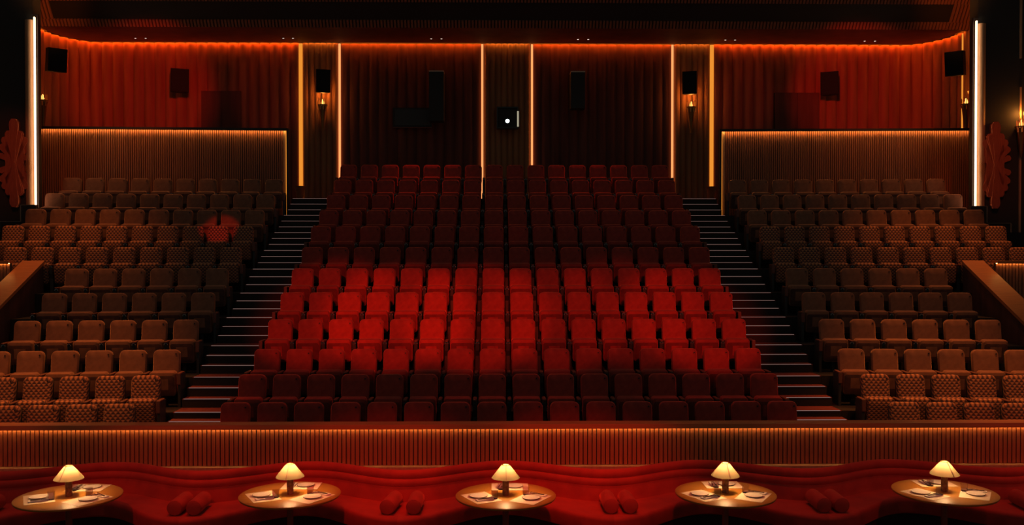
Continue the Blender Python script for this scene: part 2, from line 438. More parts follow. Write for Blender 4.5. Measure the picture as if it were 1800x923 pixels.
for s, nm in ((-1, 'left'), (1, 'right')):
    for k, (p0, p1, n) in SIDE[s].items():
        a = y_on_row(p0, k, s); c = y_on_row(p1, k, s)
        kind = 'pattern' if k in (1, 2, 7, 8) else 'rust'
        for i in range(n):
            f = i / (n - 1)
            x = a[0] + (c[0] - a[0]) * f; y = a[1] + (c[1] - a[1]) * f
            end = ('R' if s < 0 else 'L') if i == 0 else ''
            rw = 'back row' if k == 11 else ('front row' if k == 1 else f'{ORD[k]} row up')
            what = 'scallop-patterned tip-up seat' if kind == 'pattern' else 'brown velvet tip-up seat'
            place_seat(kind, end, (x, y, FZ[k]), -s * ANG, f'{what}, {nm} block, {rw}, {ORD[i + 1]} from the aisle',
                       f'{"patterned" if kind == "pattern" else "brown"} seats of the {nm} block')

# ------------------------------------------------------------------ slatted parapet behind the sofas
def slat_run(mb, x0, x1, y, z0, z1, pitch, wd, dp, mat=None):
    n = int(round((x1 - x0) / pitch))
    for i in range(n):
        c = x0 + (i + 0.5) * (x1 - x0) / n
        mb.box(c - wd / 2, c + wd / 2, y - dp, y, z0, z1, mat)
pr = empty('slatted_parapet', (0, 12.2, 0))
tag(pr, 'long low wall of vertical wooden slats with a flat wooden rail behind the sofas', 'parapet', kind='structure')
RT = 1.114
MB().box(-8.6, 8.6, -0.0, 0.24, RT - 0.05, RT).build('rail', M['rail_wood'], pr)
MB().box(-8.6, 8.6, 0.0, 0.01, RT - 0.064, RT - 0.05).build('rail_lip', M['rail_wood'], pr)
b = MB(); slat_run(b, -8.55, 8.55, 0.065, 0.56, RT - 0.052, 0.0603, 0.046, 0.022); b.build('slats', M['slat'], pr)
MB().box(-8.55, 8.55, 0.066, 0.10, 0.0, RT - 0.051).build('backing', M['black'], pr)
MB().box(-8.55, 8.55, 0.020, 0.030, RT - 0.058, RT - 0.051).build('led_strip', M['led_amber'], pr)
MB().box(-8.55, 8.55, -0.06, 0.066, 0.0, 0.555).build('ledge', M['cream_column'], pr)

# ------------------------------------------------------------------ sofas
TX = [-0.10 + 2.42 * i for i in range(-3, 4)]
def wave(x): return math.cos(2 * PI * (x + 0.10) / 2.42)
def fwd(x, d):
    amp = 0.235 + 0.14 * min(max((d - 0.15) / 0.55, 0), 1)
    return 11.19 + amp * wave(x) - d
def arc(cx, cz, r, a0, a1, n):
    return [(cx + r * math.cos(R(a0 + (a1 - a0) * i / n)), cz + r * math.sin(R(a0 + (a1 - a0) * i / n))) for i in range(n + 1)]
# profile coordinates: d = distance forward of the top back edge
upper = arc(0.055, 0.765, 0.058, 180, -60, 10)
roll1 = [(-0.003, 0.62)] + upper + [(0.09, 0.70)]
roll2 = arc(0.085, 0.675, 0.052, 60, -70, 8)
for idx, tx in enumerate(TX):
    so = empty('curved_sofa', (tx, 11.19, 0))
    where = ['at the far left edge, mostly out of sight', 'around the leftmost table', 'around the second table from the left', 'around the middle table', 'around the second table from the right', 'around the rightmost table', 'at the far right edge, beside the last bolster'][idx]
    tag(so, f'red velvet curved sofa section {where}', 'sofa', 'red wavy sofa sections')
    xs = [tx - 1.21 + 2.42 * i / 40 for i in range(41)]
    def pathf(off=0.0):
        return [(lambda d, x=x: (x - tx, fwd(x, d) - 11.19)) for x in xs]
    P_ = pathf()
    backp = [(0.0, 0.05)] + arc(0.056, 0.764, 0.056, 180, -50, 10) + arc(0.096, 0.672, 0.052, 68, -45, 8) + [(0.137, 0.625), (0.150, 0.60), (0.185, 0.44), (0.20, 0.05)]
    MB().sweep(backp, P_).build('backrest', M['sofa'], so, True)
    seatp = [(0.17, 0.28)] + [(0.17, 0.465)] + [(0.35, 0.472), (0.55, 0.468)] + arc(0.66, 0.418, 0.05, 90, 0, 5) + [(0.71, 0.30), (0.69, 0.28)]
    MB().sweep(seatp, P_).build('seat', M['sofa'], so, True)
    MB().sweep([(0.20, 0.0), (0.20, 0.285), (0.64, 0.285), (0.64, 0.0)], P_).build('base', M['riser'], so)

# ------------------------------------------------------------------ bolsters
def bolster(cx, cy, rz, label):
    root = empty('bolster_cushion', (cx, cy, 0.468 + 0.088), rz)
    prof = [(0.0, -0.215), (0.06, -0.215), (0.08, -0.205), (0.088, -0.185), (0.088, 0.185), (0.08, 0.205), (0.06, 0.215), (0.0, 0.215)]
    MB().lathe(prof, 28, Matrix.Rotation(R(90), 4, 'X'), False, False).build('cushion_body', M['sofa'], root, True)
    for s in (-1, 1):
        MB().lathe([(0.083, 0), (0.086, 0.004), (0.083, 0.008)], 28, Matrix.Translation((0, s * 0.200 + .004, 0)) @ Matrix.Rotation(R(90), 4, 'X'), False, False).build('piping', M['sofa'], root, True)
    tag(root, label, 'cushion', 'red bolster cushions')
names = ['between the leftmost and second tables', 'between the second and middle tables', 'between the middle and fourth tables', 'between the fourth and rightmost tables']
for (pa, pb, ra, rb), nm in zip(((322, 354, 0, 1), (689, 731, -8, -1), (1070, 1103, 1, 2), (1440, 1471, 0, -1)), names):
    for px, rr, sd in ((pa, ra, 'left'), (pb, rb, 'right')):
        q = PZ(px, 890, 0.50); bolster(q.x, 10.44, R(rr), f'{sd} one of the two red bolsters {nm}')
q = PZ(-4, 890, 0.5); bolster(q.x, 10.38, 0, 'red cylindrical bolster on the sofa, cut by the left picture edge')
q = PZ(1800, 888, 0.5); bolster(q.x, 10.40, 0, 'red cylindrical bolster on the sofa, cut by the right picture edge')

# ------------------------------------------------------------------ tables
TOP = 0.755
tabs = [(121, 10.03), (510, 10.08), (889, 10.0), (1275, 10.05), (1660, 10.08)]
tn = ['leftmost table', 'second table from left', 'middle table', 'fourth table from left', 'rightmost table']
first = {}
def inst(key, make):
    if key not in first: first[key] = make(); return first[key]
    return copy_tree(first[key])
def make_table():
    r = empty('round_table')
    MB().lathe([(0.52, -0.028), (0.545, -0.022), (0.553, -0.008), (0.553, -0.003), (0.55, 0.0)], 64, Matrix.Translation((0, 0, TOP))).build('table_top', M['table'], r, True)
    MB().lathe([(0.035, 0.02), (0.035, TOP - 0.03)], 20).build('column', M['column'], r, True)
    MB().lathe([(0.25, 0.0), (0.25, 0.015), (0.05, 0.03)], 36).build('base_plate', M['column'], r, True)
    return r
def make_lamp():
    r = empty('table_lamp')
    MB().lathe([(0.036, 0), (0.036, 0.20)], 24).build('lamp_base', M['marble'], r, True)
    MB().lathe([(0.155, 0.192), (0.148, 0.205), (0.042, 0.335)], 48, None, False, False).build('lamp_shade', M['shade'], r, True)
    MB().lathe([(0.039, 0.333), (0.044, 0.334), (0.044, 0.339), (0.039, 0.339)], 32, None, False, False).build('shade_ring', M['gold'], r, True)
    MB().lathe([(0.0, 0.296), (0.014, 0.300), (0.020, 0.312), (0.014, 0.324), (0.0, 0.328)], 16, None, False, False).build('bulb', M['bulb'], r, True)
    sm = MB(); ang = R(-88)
    for rr, z, rr2, z2 in ((0.1545, 0.196, 0.0445, 0.334),):
        c, s_ = math.cos(ang), math.sin(ang); px, py = -s_ * 0.004, c * 0.004
        sm.add([(rr * c - px, rr * s_ - py, z), (rr * c + px, rr * s_ + py, z), (rr2 * c + px, rr2 * s_ + py, z2), (rr2 * c - px, rr2 * s_ - py, z2),
                ((rr + .003) * c - px, (rr + .003) * s_ - py, z), ((rr + .003) * c + px, (rr + .003) * s_ + py, z), ((rr2 + .003) * c + px, (rr2 + .003) * s_ + py, z2), ((rr2 + .003) * c - px, (rr2 + .003) * s_ - py, z2)],
               [(0, 1, 2, 3), (4, 5, 6, 7), (0, 1, 5, 4), (1, 2, 6, 5), (2, 3, 7, 6), (3, 0, 4, 7)])
    sm.build('shade_seam', M['table_edge'], r)
    return r
def make_mat():
    return MB().box(-0.15, 0.15, -0.21, 0.21, 0, 0.0015).build('placemat', M['paper'])
def make_plate():
    r = empty('dinner_plate')
    MB().lathe([(0.060, 0.0), (0.085, 0.004), (0.096, 0.012), (0.098, 0.015), (0.095, 0.0155), (0.080, 0.010), (0.0, 0.009)], 40, None, True, False).build('plate_body', M['plate'], r, True)
    MB().lathe([(0.0955, 0.0155), (0.0985, 0.0155), (0.0985, 0.0115), (0.0965, 0.011)], 40, None, False, False).build('plate_rim', M['plate_rim'], r, True)
    return r
def make_napkin():
    n = MB().pillow(0.075, 0.20, 0.008, 0.008, 0.003, 0.001, Matrix.Rotation(R(90), 4, 'X'), seg=2)
    n.pillow(0.073, 0.196, 0.005, 0.008, 0.002, 0.0005, Matrix.Translation((0.003, 0, 0.0062)) @ Matrix.Rotation(R(90), 4, 'X'), seg=2)
    n.v = [(x, y, z + 0.004) for x, y, z in n.v]
    return n.build('folded_napkin', M['napkin'])
def make_knife():
    r = empty('table_knife')
    MB().box(-0.0035, 0.0035, -0.085, -0.005, 0, 0.004).build('handle', M['cutlery'], r)
    MB().prism([(0, 0), (0.012, 0), (0.010, 0.002), (0, 0.002)], -0.005, 0.10, Matrix.Translation((-0.006, 0, 0.001))).build('blade', M['chrome'], r)
    return r
def make_fork():
    r = empty('table_fork')
    MB().box(-0.003, 0.003, -0.085, 0.03, 0, 0.004).build('handle', M['cutlery'], r)
    b = MB().box(-0.011, 0.011, 0.03, 0.045, 0.0, 0.004)
    for x in (-0.0095, -0.0035, 0.0025, 0.0085): b.box(x - 0.0015, x + 0.0025, 0.045, 0.09, 0, 0.003)
    b.build('tines', M['chrome'], r)
    return r
def make_glass():
    return MB().lathe([(0.0, 0.0), (0.030, 0.0), (0.033, 0.002), (0.036, 0.085), (0.0348, 0.085), (0.0318, 0.005), (0.0, 0.005)], 28, None, False, False).build('water_glass', M['glass'], None, True)
settings = [('left', (-0.27, -0.11), 208, -0.05), ('right', (0.27, -0.145), -31, 0.0), ('back', (0.05, 0.345), 90, -0.05)]
for (px, Y), nm in zip(tabs, tn):
    c = PY(px, 873, Y); tx = c.x
    o = inst('table', make_table); o.location = (tx, Y, 0)
    tag(o, f'round honey-brown lacquered dining table, the {nm}, laid for three', 'table', 'round lamp-lit tables')
    o = inst('lamp', make_lamp); o.location = (tx, Y, TOP); o.rotation_euler = (0, 0, R({121: -14, 510: -6, 889: 0, 1275: 4, 1660: 10}[px]))
    tag(o, f'lit cream cone-shade lamp on a marble stem, on the {nm}', 'table lamp', 'glowing table lamps')
    point('lamp_light', (tx, Y, TOP + 0.275), 9.5, (1.0, 0.60, 0.26), 0.016)
    for sd, (mx_, my_), ua, po in settings:
        u = Vector((math.cos(R(ua)), math.sin(R(ua)), 0)); wv = Vector((-u.y, u.x, 0))
        base = Vector((tx + mx_, Y + my_, TOP))
        wh = {'left': 'front left of', 'right': 'front right of', 'back': 'back of'}[sd]
        jt = random.uniform(-4, 4)
        o = inst('mat', make_mat); o.location = base + Vector((0, 0, 0.0003)); o.rotation_euler = (0, 0, R(ua)); tag(o, f'tan paper placemat at the {wh} the {nm}', 'placemat', 'paper placemats')
        o = inst('plate', make_plate); o.location = base + wv * po + u * 0.005 + Vector((0, 0, 0.002)); tag(o, f'small pale plate with dark rim at the {wh} the {nm}', 'plate', 'side plates on placemats')
        o = inst('napkin', make_napkin); o.location = base + wv * (po + 0.155) + u * 0.01 + Vector((0, 0, 0.002)); o.rotation_euler = (0, 0, R(ua + 90 - 90 + jt)) if sd != 'x' else 0
        # napkin long side runs radially
        o.rotation_euler = (0, 0, R(ua - 90 + jt)); tag(o, f'folded white napkin beside the plate at the {wh} the {nm}', 'napkin', 'folded napkins')
        npos = base + wv * (po + 0.155) + Vector((0, 0, 0.0165))
        o = inst('knife', make_knife); o.location = npos + wv * 0.012 - u * 0.0; o.rotation_euler = (0, 0, R(ua + 90 + jt - 8)); tag(o, f'table knife on the napkin at the {wh} the {nm}', 'knife', 'knives on napkins')
        o = inst('fork', make_fork); o.location = npos - wv * 0.016; o.rotation_euler = (0, 0, R(ua + 90 + jt + 4)); tag(o, f'table fork on the napkin at the {wh} the {nm}', 'fork', 'forks on napkins')
        o = inst('glass', make_glass); o.location = base + wv * 0.10 - u * 0.115 + Vector((0, 0, 0.002)); tag(o, f'clear water tumbler beside the plate at the {wh} the {nm}', 'glass', 'water tumblers')

# ------------------------------------------------------------------ raked side parapets and terrace fronts
SL = 0.49; RZ = CAMZ - 0.207
for s, nm in ((-1, 'left'), (1, 'right')):
    rp = empty('raked_parapet', (s * WX, 19.0, 0)); tag(rp, f'sloping {nm} side parapet with a broad orange-brown wooden handrail', 'parapet', kind='structure')
    def wedge(x0, x1, ztop0, ztop1, zb, y0, y1, nmz, mat):
        b = MB(); vs_ = [(s * x0, y0, zb(y0)), (s * x1, y0, zb(y0)), (s * x1, y1, zb(y1)), (s * x0, y1, zb(y1)), (s * x0, y0, ztop0), (s * x1, y0, ztop0), (s * x1, y1, ztop1), (s * x0, y1, ztop1)]
        fs = [(0, 3, 2, 1), (4, 5, 6, 7), (0, 1, 5, 4), (1, 2, 6, 5), (2, 3, 7, 6), (3, 0, 4, 7)]
        if s < 0: fs = [tuple(reversed(f)) for f in fs]
        return b.add(vs_, fs).build(nmz, mat, rp)
    zt = lambda y: RZ + SL * y
    wedge(0, 0.46, zt(-6.6), zt(0), lambda y: zt(y) - 0.07, -6.6, 0, 'rail', M['rail_wood'])
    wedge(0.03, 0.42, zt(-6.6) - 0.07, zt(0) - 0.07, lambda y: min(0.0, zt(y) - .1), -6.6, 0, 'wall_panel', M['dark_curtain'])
    tf = empty('terrace_front', (s * WX, 18.5, 0)); tag(tf, f'slatted terrace front with glowing top edge at the far {nm} of the hall', 'parapet', kind='structure')
    a0, a1 = sorted((s * 0.47, s * 3.2))
    MB().box(a0, a1, -0.03, 0.2, RZ - 0.05, RZ).box(a0, a1, -0.03, -0.02, RZ - 0.062, RZ - 0.05).build('rail', M['rail_wood'], tf)
    b = MB(); slat_run(b, a0, a1, 0.06, 1.4, RZ - 0.052, 0.068, 0.052, 0.022); b.build('slats', M['slat'], tf)
    MB().box(a0, a1, 0.062, 0.12, 0.3, RZ - 0.051).build('backing', M['black'], tf)
    MB().box(a0, a1, 0.016, 0.026, RZ - 0.058, RZ - 0.051).build('led_strip', M['led_amber'], tf)

# ------------------------------------------------------------------ slatted screens behind the side blocks
ST = 6.67
for s, nm in ((-1, 'left'), (1, 'right')):
    x0 = 5.70; x1 = 12.35; ln = (x1 - x0)
    sc = empty('slatted_screen', (s * x0, 24.2, 0)); sc.rotation_euler = (0, 0, -s * R(2.6))
    tag(sc, f'tall slatted wood screen with a glowing inner edge behind the {nm} block of seats', 'screen', kind='structure')
    def bx(b, a, c, *r): a, c = sorted((s * a, s * c)); return b.box(a, c, *r)
    b = MB(); a0, a1 = sorted((s * 0.16, s * ln)); slat_run(b, a0, a1, 0.0, 4.3, ST - 0.055, 0.0555, 0.037, 0.03); b.build('slats', M['slat'], sc)
    bx(MB(), 0.0, ln, 0.002, 0.06, 4.3, ST - 0.05).build('backing', M['black'], sc)
    b = bx(bx(MB(), 0.0, ln, -0.14, 0.10, ST - 0.05, ST), 0.0, ln, -0.14, -0.13, ST - 0.07, ST - 0.05); b.build('top_trim', M['dark_paint'], sc)
    b = bx(MB(), 0.0, 0.05, -0.14, 0.06, 4.3, ST - 0.05); b.build('side_trim', M['dark_paint'], sc)
    bx(MB(), 0.06, ln, -0.09, -0.075, ST - 0.06, ST - 0.051).build('led_strip', M['led_screen'], sc)
    bx(MB(), 0.052, 0.075, -0.09, -0.07, 4.35, ST - 0.06).build('led_strip', M['led_orange'], sc)
    bx(MB(), 0.08, 0.15, -0.035, 0.0, 4.3, ST - 0.055).build('lit_reveal', M['cream_column'], sc)

# ------------------------------------------------------------------ rear wall
WY = 26.5; CZ = 9.43; WB = FZ[12]
def flute_path(pts, pitch, depth, seg=6):
    # pts: polyline (x,y); bulges towards the hall, returns finer polyline
    ds = [0]
    for a, b in zip(pts, pts[1:]): ds.append(ds[-1] + math.hypot(b[0] - a[0], b[1] - a[1]))
    tot = ds[-1]; n = max(1, round(tot / pitch)); out = []
    def at(d):
        for i in range(len(pts) - 1):
            if d <= ds[i + 1] + 1e-9:
                t_ = (d - ds[i]) / (ds[i + 1] - ds[i]); a, b = pts[i], pts[i + 1]
                tx_, ty_ = b[0] - a[0], b[1] - a[1]; l_ = math.hypot(tx_, ty_)
                return (a[0] + tx_ * t_, a[1] + ty_ * t_), (ty_ / l_, -tx_ / l_)
        return pts[-1], (0, -1)
    for i in range(n):
        for j in range(seg):
            f = j / seg; p, nn = at(tot * (i + f) / n); h = depth * math.sin(PI * f) ** 0.7 if f > 0 else 0
            out.append((p[0] + nn[0] * h, p[1] + nn[1] * h))
    out.append(pts[-1]); return out
def wall_strip(pts, z0, z1, name, mat, parent):
    b = MB(); n = len(pts)
    b.add([(x, y, z0) for x, y in pts] + [(x, y, z1) for x, y in pts], [(i, i + 1, i + 1 + n, i + n) for i in range(n - 1)])
    return b.build(name, mat, parent, True)
wb = empty('wall_back', (0, WY, 0)); tag(wb, 'fluted rear wall of the hall with amber lit pilasters', 'wall', kind='structure')
def xw(px, Y=WY): return PY(px, 200, Y).x
e = {n: xw(p) for n, p in (('a', 530), ('b', 598), ('c', 848), ('d', 935), ('e', 1181), ('f', 1250))}
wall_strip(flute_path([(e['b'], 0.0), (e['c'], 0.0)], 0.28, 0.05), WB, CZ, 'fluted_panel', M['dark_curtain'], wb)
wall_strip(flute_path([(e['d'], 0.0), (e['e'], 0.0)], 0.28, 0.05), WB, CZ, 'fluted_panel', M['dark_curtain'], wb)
def corner(s, x_in):
    pts = [(s * abs(x_in), 0.0)]
    for i in range(9):
        a = R(90 * i / 8); pts.append((s * (11.55 + 1.08 * math.sin(a)), -(1.65 * (1 - math.cos(a)))))
    if s < 0: pts.reverse()
    return pts
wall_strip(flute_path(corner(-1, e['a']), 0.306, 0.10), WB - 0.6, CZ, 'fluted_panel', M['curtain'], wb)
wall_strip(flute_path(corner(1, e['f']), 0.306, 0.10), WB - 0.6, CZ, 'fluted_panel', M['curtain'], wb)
MB().box(-13, 13, 0.05, 0.15, WB - 1, CZ + 0.5).build('backing', M['black'], wb)
for a, b_ in (('a', 'b'), ('c', 'd'), ('e', 'f')):
    x0, x1 = e[a] + 0.05, e[b_] - 0.05
    wall_strip(flute_path([(x0, -0.055), (x1, -0.055)], 0.165, 0.065), WB, CZ, 'pilaster', M['pilaster'], wb)
    MB().box(x0, x1, -0.05, 0.0, WB, CZ).build('pilaster_core', M['dark_paint'], wb)
    for q, other in ((e[a], 1), (e[b_], -1)):
        outer = (a == 'a' and other == 1) or (a == 'e' and other == -1)
        wd = 0.055 if outer else 0.032
        MB().box(q - wd, q + wd * 0.9, -0.10, -0.06, WB, CZ - 0.01).build('led_strip', M['led_orange'] if outer else M['led_peach'], wb)
# cove strips following the wall top
def cove(pts, off, mat):
    b = MB(); q = []
    for i, (x, y) in enumerate(pts):
        a = pts[max(i - 1, 0)]; c = pts[min(i + 1, len(pts) - 1)]
        tx_, ty_ = c[0] - a[0], c[1] - a[1]; l_ = math.hypot(tx_, ty_); q.append((x + ty_ / l_ * off, y - tx_ / l_ * off, ty_ / l_, -tx_ / l_))
    n = len(q)
    vs_ = []
    for z in (CZ + 0.03, CZ + 0.055):
        for x, y, nx, ny in q: vs_.append((x, y, z)); vs_.append((x + nx * 0.02, y + ny * 0.02, z))
    fs = []
    for i in range(n - 1):
        fs += [(2 * i, 2 * i + 2, 2 * i + 3, 2 * i + 1), (2 * n + 2 * i, 2 * n + 2 * i + 1, 2 * n + 2 * i + 3, 2 * n + 2 * i + 2),
               (2 * i + 1, 2 * i + 3, 2 * n + 2 * i + 3, 2 * n + 2 * i + 1), (2 * i, 2 * n + 2 * i, 2 * n + 2 * i + 2, 2 * i + 2)]
    b.add(vs_, fs).build('cove_light', mat, wb)
cove(corner(-1, e['a']), 0.11, M['led_cove'])
cove(corner(1, e['f']), 0.11, M['led_cove'])
cove([(e['b'], 0), (e['c'], 0)], 0.09, M['led_cove']); cove([(e['d'], 0), (e['e'], 0)], 0.09, M['led_cove'])
for a, b_ in (('a', 'b'), ('c', 'd'), ('e', 'f')):
    cove([(e[a] + .08, -0.095), (e[b_] - .08, -0.095)], 0.04, M['led_cove_amber'])
# soffit: ceiling with slot for the cove
cl = MB(); prof = []
L_ = corner(-1, 11.4); R_ = corner(1, 11.4)
def inset(pts, off):
    q = []
    for i, (x, y) in enumerate(pts):
        a = pts[max(i - 1, 0)]; c = pts[min(i + 1, len(pts) - 1)]
        tx_, ty_ = c[0] - a[0], c[1] - a[1]; l_ = math.hypot(tx_, ty_); q.append((x + ty_ / l_ * off, WY + y - tx_ / l_ * off))
    return q
rim = inset(corner(-1, 6.0), 0.17) + inset(corner(1, 6.0), 0.17)
rim = [(-SX - .6, 24.70)] + [(rim[0][0], 24.72)] + rim[1:-1] + [(rim[-1][0], 24.72)] + [(SX + .6, 24.70)]
front = [(SX + .6, 24.55), (-SX - .6, 24.55)]
n1 = len(rim)
poly = rim + front; n = len(poly)
cl.add([(x, y, CZ) for x, y in poly] + [(x, y, CZ + 0.12) for x, y in poly], [tuple(range(n)), tuple(reversed(range(n, 2 * n)))] + [(i + n, (i + 1) % n + n, (i + 1) % n, i) for i in range(n)])
tag(cl.build('ceiling', M['soffit']), 'dark red soffit over the back of the hall with small downlights', 'ceiling', kind='structure')
tag(MB().box(-SX - 1, SX + 1, 24.55, WY + 0.2, CZ + 0.20, CZ + 0.3).build('ceiling', M['black']), 'black ceiling void above the soffit slot', 'ceiling', kind='structure')
# sloping slatted bulkhead above
bk = empty('slatted_bulkhead', (0, 24.55, CZ)); tag(bk, 'sloping slatted wood bulkhead with a long black slot above the soffit', 'ceiling', kind='structure')
bk.rotation_euler = (R(35), 0, 0)
b = MB(); slat_run(b, -12.8, 12.8, 0.0, 0.02, 0.22, 0.09, 0.055, 0.05); b.build('slats', M['slat'], bk)
b = MB()
slat_run(b, -12.8, -11.95, 0.0, 0.22, 0.72, 0.09, 0.055, 0.05); slat_run(b, 11.95, 12.8, 0.0, 0.22, 0.72, 0.09, 0.055, 0.05); b.build('slats', M['slat'], bk)
b = MB(); slat_run(b, -13.2, 13.2, 0.0, 0.72, 1.9, 0.09, 0.055, 0.05); b.build('slats', M['slat'], bk)
MB().box(-13.2, 13.2, 0.0, 0.1, 0.0, 2.2).build('backing', M['dark_paint'], bk)
# downlights
def make_dl():
    r = empty('recessed_downlight')
    MB().lathe([(0.045, -0.004), (0.05, 0.0)], 20, None, False, True).build('trim_ring', M['dark_paint'], r)
    MB().lathe([(0.025, -0.008), (0.025, -0.004)], 16).build('led_lens', M['white_led'], r)
    return r
dls = [(238, 66), (256, 66), (498, 66), (515, 66), (758, 67), (776, 67), (1016, 68), (1034, 68), (1275, 69), (1292, 69), (1520, 71), (1538, 71)]
for i, (px, py) in enumerate(dls):
    q = PZ(px, py + 1.0, CZ); o = inst('dl', make_dl); o.location = (q.x, min(max(q.y, 24.8), 26.2), CZ - 0.001)
    tag(o, f'tiny white ceiling downlight in the soffit, {"left" if i % 2 == 0 else "right"} one of the {ORD[i // 2 + 1]} pair from the left', 'downlight', 'soffit downlights')

# ------------------------------------------------------------------ side walls
for s, nm in ((-1, 'left'), (1, 'right')):
    wl = empty('wall_' + nm, (s * 12.62, 22, 0)); tag(wl, f'dark {nm} side wall of the hall', 'wall', kind='structure')
    q = [(0.0, 2.85), (0.0, -1.6)] if s < 0 else [(0.0, -1.6), (0.0, 2.85)]
    q = [(0, -1.6), (0, 2.85)] if s < 0 else [(0, 2.85), (0, -1.6)]
    wall_strip(flute_path(q, 0.2, 0.04), 0.5, 11.5, 'fluted_panel', M['pilaster'], wl)
    a0, a1 = sorted((s * 0.05, s * 0.2))
    MB().box(a0, a1, -9.7, 3.5, -0.2, 12.2).build('wall_core', M['dark_paint'], wl)
    a0, a1 = sorted((s * -0.03, s * -0.055))
    MB().box(a0, a1, 2.86, 2.90, 5.5, CZ - 0.02).build('led_strip', M['led_orange'], wl)
    # pier carrying the relief, turned a little to the stage
    edge = PY(66 if s < 0 else 1711, 200, 22.0).x
    pz0 = 3.3
    pi = empty('relief_pier', (edge, 22.0, 0)); pi.rotation_euler = (0, 0, -s * R(6)); tag(pi, f'dark {nm} pier with a glowing white vertical light strip', 'pier', kind='structure')
    a0, a1 = sorted((s * 0.10, s * 1.25))
    MB().box(a0, a1, 0.0, 0.5, pz0, 12.0).build('pier_body', M['black'], pi)
    MB().lathe([(0.10, pz0), (0.10, 8.95)], 24, Matrix.Translation((s * 0.17, -0.0, 0)) ).build('half_column', M['cream_column'], pi, True)
    a0, a1 = sorted((s * 0.0, s * 0.03))
    MB().box(a0, a1, -0.13, -0.09, pz0 + .9, 9.0).build('led_strip', M['led_warm'], pi)
    a0, a1 = sorted((s * -0.02, s * 0.10))
    MB().box(a0, a1, 0.0, 0.1, pz0, 9.1).build('strip_backing', M['dark_paint'], pi)
    if s > 0:
        MB().box(1.06, 1.10, -0.05, 0.0, 8.1, 12).box(1.06, 1.10, -0.05, 0.0, pz0, 7.4).build('side_trim', M['cream_column'], pi)
    # gold fan crest on the column
    b = MB()
    for i in range(5):
        rr = 0.06 + 0.035 * i
        for k in range(10):
            a_, a2 = R(-70 + 14 * k), R(-70 + 14 * (k + 1))
            x_, z_, x2, z2 = rr * math.cos(a_), rr * math.sin(a_), rr * math.cos(a2), rr * math.sin(a2)
            w_ = 0.005; c1 = (rr + w_) / rr
            b.add([(s * x_, -0.115, z_), (s * x2, -0.115, z2), (s * x2 * c1, -0.115, z2 * c1), (s * x_ * c1, -0.115, z_ * c1),
                   (s * x_, -0.105, z_), (s * x2, -0.105, z2), (s * x2 * c1, -0.105, z2 * c1), (s * x_ * c1, -0.105, z_ * c1)],
                  [(0, 1, 2, 3), (4, 7, 6, 5), (0, 4, 5, 1), (3, 2, 6, 7)])
    b.v = [(x + s * 0.05, y, z + 5.45) for x, y, z in b.v]
    b.build('fan_crest', M['gold'], pi)
    # relief
    oc = PY(27 if s < 0 else 1748, 287 if s < 0 else 291, 21.9)
    rel = empty('sunburst_relief', oc); rel.rotation_euler = (0, 0, -s * R(6))
    tag(rel, f'tall red copper art deco sunburst relief on the {nm} pier', 'wall relief', 'sunburst reliefs')
    U = 0.00327
    def petal(ex, ez, wd, lay, base=0.0):
        l_ = math.hypot(ex, ez); dx, dz = ex / l_, ez / l_; nx, nz_ = dz, -dx
        pts = []
        for f, ww in ((0.0, 0.2), (0.35, 0.5), (0.86, 1.0), (0.93, 0.92), (1.0, 0.45)): pts.append((dx * l_ * f + nx * wd * ww / 2 , dz * l_ * f + nz_ * wd * ww / 2))
        for f, ww in reversed(((0.0, 0.2), (0.35, 0.5), (0.86, 1.0), (0.93, 0.92), (1.0, 0.45))): pts.append((dx * l_ * f - nx * wd * ww / 2, dz * l_ * f - nz_ * wd * ww / 2))
        pts = [(x * U, z * U) for x, z in pts]
        MB().prism(pts, -0.02 - 0.016 * lay, 0.05).build('petal', M['copper'], rel)
    for v in (1, -1):
        petal(0, 320 * v, 62, 5)
        petal(0, 235 * v, 110, 4)
        MB().prism([(-62 * U, 0), (62 * U, 0), (70 * U, 60 * v * U), (58 * U, 150 * v * U), (0, 205 * v * U), (-58 * U, 150 * v * U), (-70 * U, 60 * v * U)], -0.052, 0.05).build('core_panel', M['copper'], rel)
        for h in (-1, 1):
            petal(38 * h, 235 * v, 62, 3)
            petal(72 * h, 190 * v, 58, 2)
            petal(98 * h, 135 * v, 52, 1)
            petal(112 * h, 62 * v, 44, 0)
    # low stepped wall in front of the pier, with pale edges
    lw = empty('stepped_low_wall', (0, 21.6, 0)); tag(lw, f'low dark stepped wall with a thin pale edge below the {nm} sunburst', 'low wall', kind='structure')
    if s < 0: specs = [(37, 64, 360), (0, 37, 389)]
    else: specs = [(1706, 1734, 362), (1734, 1776, 392)]
    for (pa, pb, py) in specs:
        A = PY(pa, py, 21.6); B = PY(pb, py, 21.6)
        MB().box(A.x, B.x, -0.02, 0.1, 3.0, A.z).build('wall_block', M['dark_paint'], lw)
        MB().box(A.x, B.x, -0.03, -0.02, A.z - 0.012, A.z).build('edge_trim', M['pale_trim'], lw)
        xx = (A.x if s < 0 else B.x)
        MB().box(xx - 0.01, xx + 0.012, -0.03, -0.02, A.z - 0.4, A.z - 0.012).build('edge_trim', M['pale_trim'], lw)

# ------------------------------------------------------------------ doors in the side curtains
for px0, px1, py, i in ((354, 424, 160, 1), (1362, 1440, 163, 2)):
    a = PY(px0, py, WY - .09); b_ = PY(px1, py, WY - .09)
    d = empty(f'door_{i}', ((a.x + b_.x) / 2, WY - 0.09, WB)); tag(d, f'dark plain door in the red curtain wall on the {"left" if i == 1 else "right"}', 'door', kind='structure')
    hw = (b_.x - a.x) / 2
    MB().box(-hw, -0.005, -0.03, 0.1, 0, a.z - WB).box(0.005, hw, -0.03, 0.1, 0, a.z - WB).build('door_leaf', M['dark_curtain'], d)

